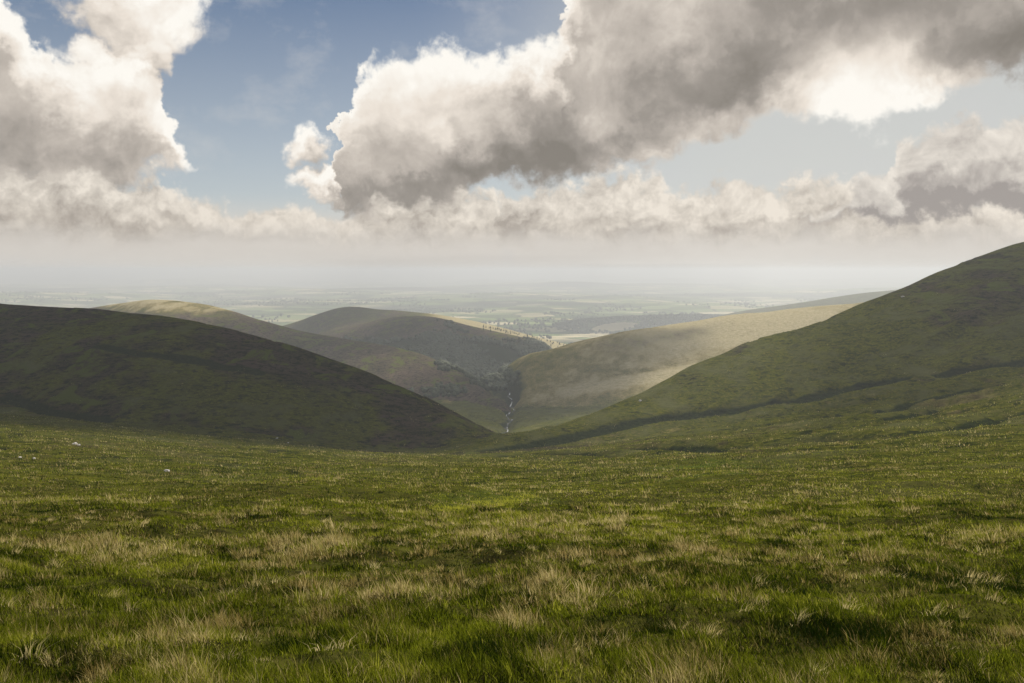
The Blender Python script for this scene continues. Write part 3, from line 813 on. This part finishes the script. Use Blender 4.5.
# cumulus on the right
RT = [(-400, 300), (700, 262), (790, 228), (825, 200), (850, 176), (880, 176), (890, 164), (905, 140), (940, 134), (985, 122), (1024, 124), (1100, 115), (1400, 120)]
RB = [(-400, 225), (800, 222), (870, 221), (940, 219), (1024, 212), (1400, 214)]
cov, g1, g2, d, env = bank(RT, RB, 1.5, 10.3, .30, (-.15, .98), .11, .02, .17, edge=.6, cap=.35)
lit = N.m('ADD', N.m('MULTIPLY', g1, 1.9), N.m('ADD', N.m('MULTIPLY', g2, .8), .14), clamp=True)
cc = N.mix(lit, sky_col(160, 153, 148), sky_col(250, 242, 230))
col = N.mix(cov, col, cc)

# the two great clouds
MT = [(-400, -100), (-20, -90), (14, -10), (36, 28), (60, 52), (90, 46), (120, 52), (150, 70), (166, 96), (178, 130), (196, 160), (215, 195), (260, 240), (325, 230), (338, 170), (346, 100), (354, 72), (368, 54), (400, 54), (440, 52), (470, 44), (510, 44), (544, 34), (556, -20), (600, -110), (1400, -150)]
MB = [(-400, 188), (0, 186), (120, 180), (160, 168), (200, 165), (260, 190), (320, 206), (345, 205), (376, 207), (440, 209), (480, 198), (520, 186), (570, 178), (640, 172), (690, 160), (730, 143), (770, 124), (830, 118), (880, 126), (930, 108), (980, 92), (1024, 86), (1400, 80)]
cov, g1, g2, d, env = bank(MT, MB, .85, 21.0, .38, (.10, .99), .14, -.03, .20, edge=.55, blobs=[(135, 5, 56, 36, -20), (158, 50, 22, 34, -10), (310, 143, 24, 24), (325, 184, 40, 14)], extra=gen, cap=.8)
# the sun stands behind the right hand mass: light gets through where it is thin
shine = N.rng(N.v('DISTANCE', N.v('MULTIPLY', P0, (1, 1.3, 1)), (sky_pt(872, 92)[0], sky_pt(872, 92)[1] * 1.3, 0)), 1.5, .0, 0, 1, 'SMOOTHSTEP')
thick = N.rng(env, .1, .8, 0, 1, 'SMOOTHSTEP')
under = masses(PW, [(540, 160, 140, 24, 8), (410, 196, 90, 20), (760, 60, 160, 46, 14), (960, 40, 170, 56, 10), (520, 110, 60, 36, -30), (900, 20, 240, 52)])
under = N.rng(N.m('ADD', under, N.m('MULTIPLY', billow(P0, 1.3, 40., 2), .34)), -.25, .95, 0, 1, 'SMOOTHSTEP')
under2 = N.rng(N.m('ADD', masses(PW, [(30, 138, 130, 48, -6)]), N.m('MULTIPLY', billow(P0, 1.3, 40., 2), .25)), -.1, .8, 0, .26, 'SMOOTHSTEP')
under = N.m('ADD', under, under2)
det = N.m('SUBTRACT', N.noise(PW, 1.15, 3.5, .5, dim='2D'), .5)
lit = N.m('ADD', N.m('MULTIPLY', N.m('MULTIPLY', g1, .85), N.m('SUBTRACT', 1., N.m('MULTIPLY', thick, .65))), N.m('ADD', N.m('MULTIPLY', g2, .42), .78))
lit = N.m('SUBTRACT', lit, N.m('MULTIPLY', under, .40))
lit = N.m('SUBTRACT', lit, N.m('MULTIPLY', thick, .22))
lit = N.m('ADD', lit, N.m('MULTIPLY', det, .55))
lit = N.m('ADD', lit, N.m('MULTIPLY', shine, N.m('SUBTRACT', 1.05, N.m('MULTIPLY', d, .35))), clamp=True)
ramp = t.nodes.new('ShaderNodeValToRGB'); t.links.new(lit, ramp.inputs[0]); cr = ramp.color_ramp
for i, (p, cl_) in enumerate(((0, (132, 126, 118)), (.25, (156, 149, 141)), (.5, (194, 185, 175)), (.75, (236, 226, 214)), (1, (255, 251, 243)))):
    e = cr.elements[i] if i < 2 else cr.elements.new(p)
    e.position = p; e.color = (*lin(*cl_), 1)
cc = N.v('SCALE', ramp.outputs[0]); cc.node.inputs[3].default_value = EXK / BG
col = N.mix(cov, col, cc)
below = N.rng(ele, 0, -.6)
col = N.mix(below, col, sky_col(90, 92, 80))
t.links.new(N.n('ShaderNodeBackground', {0: col, 1: BG}), t.nodes.new('ShaderNodeOutputWorld').inputs[0])
w.cycles.sampling_method = 'MANUAL'; w.cycles.sample_map_resolution = 512
# ------------------------------------------------------------------ sun
sl = bpy.data.lights.new('sun', 'SUN'); sl.energy = 5.0; sl.angle = math.radians(.6); sl.color = (1, .90, .76)
so = bpy.data.objects.new('sun', sl); C.objects.link(so)
so.rotation_euler = Vector(-SUN).to_track_quat('-Z', 'Y').to_euler()

# ------------------------------------------------------------------ camera and render settings
cam = bpy.data.cameras.new('camera'); co = bpy.data.objects.new('camera', cam); C.objects.link(co)
cam.lens = 28; cam.sensor_width = 36; cam.shift_y = -(341.5 - HY) / 1024; cam.clip_start = .1; cam.clip_end = 300000
co.location = (0, 0, 0); co.rotation_euler = (math.pi / 2, 0, 0)
sc.camera = co
sc.render.engine = 'CYCLES'
sc.cycles.use_denoising = True
sc.cycles.max_bounces = 5; sc.cycles.volume_bounces = 0; sc.cycles.diffuse_bounces = 2; sc.cycles.transmission_bounces = 3; sc.cycles.transparent_max_bounces = 16
sc.view_settings.view_transform = 'Standard'; sc.view_settings.look = 'None'; sc.view_settings.exposure = .6; sc.view_settings.gamma = 1
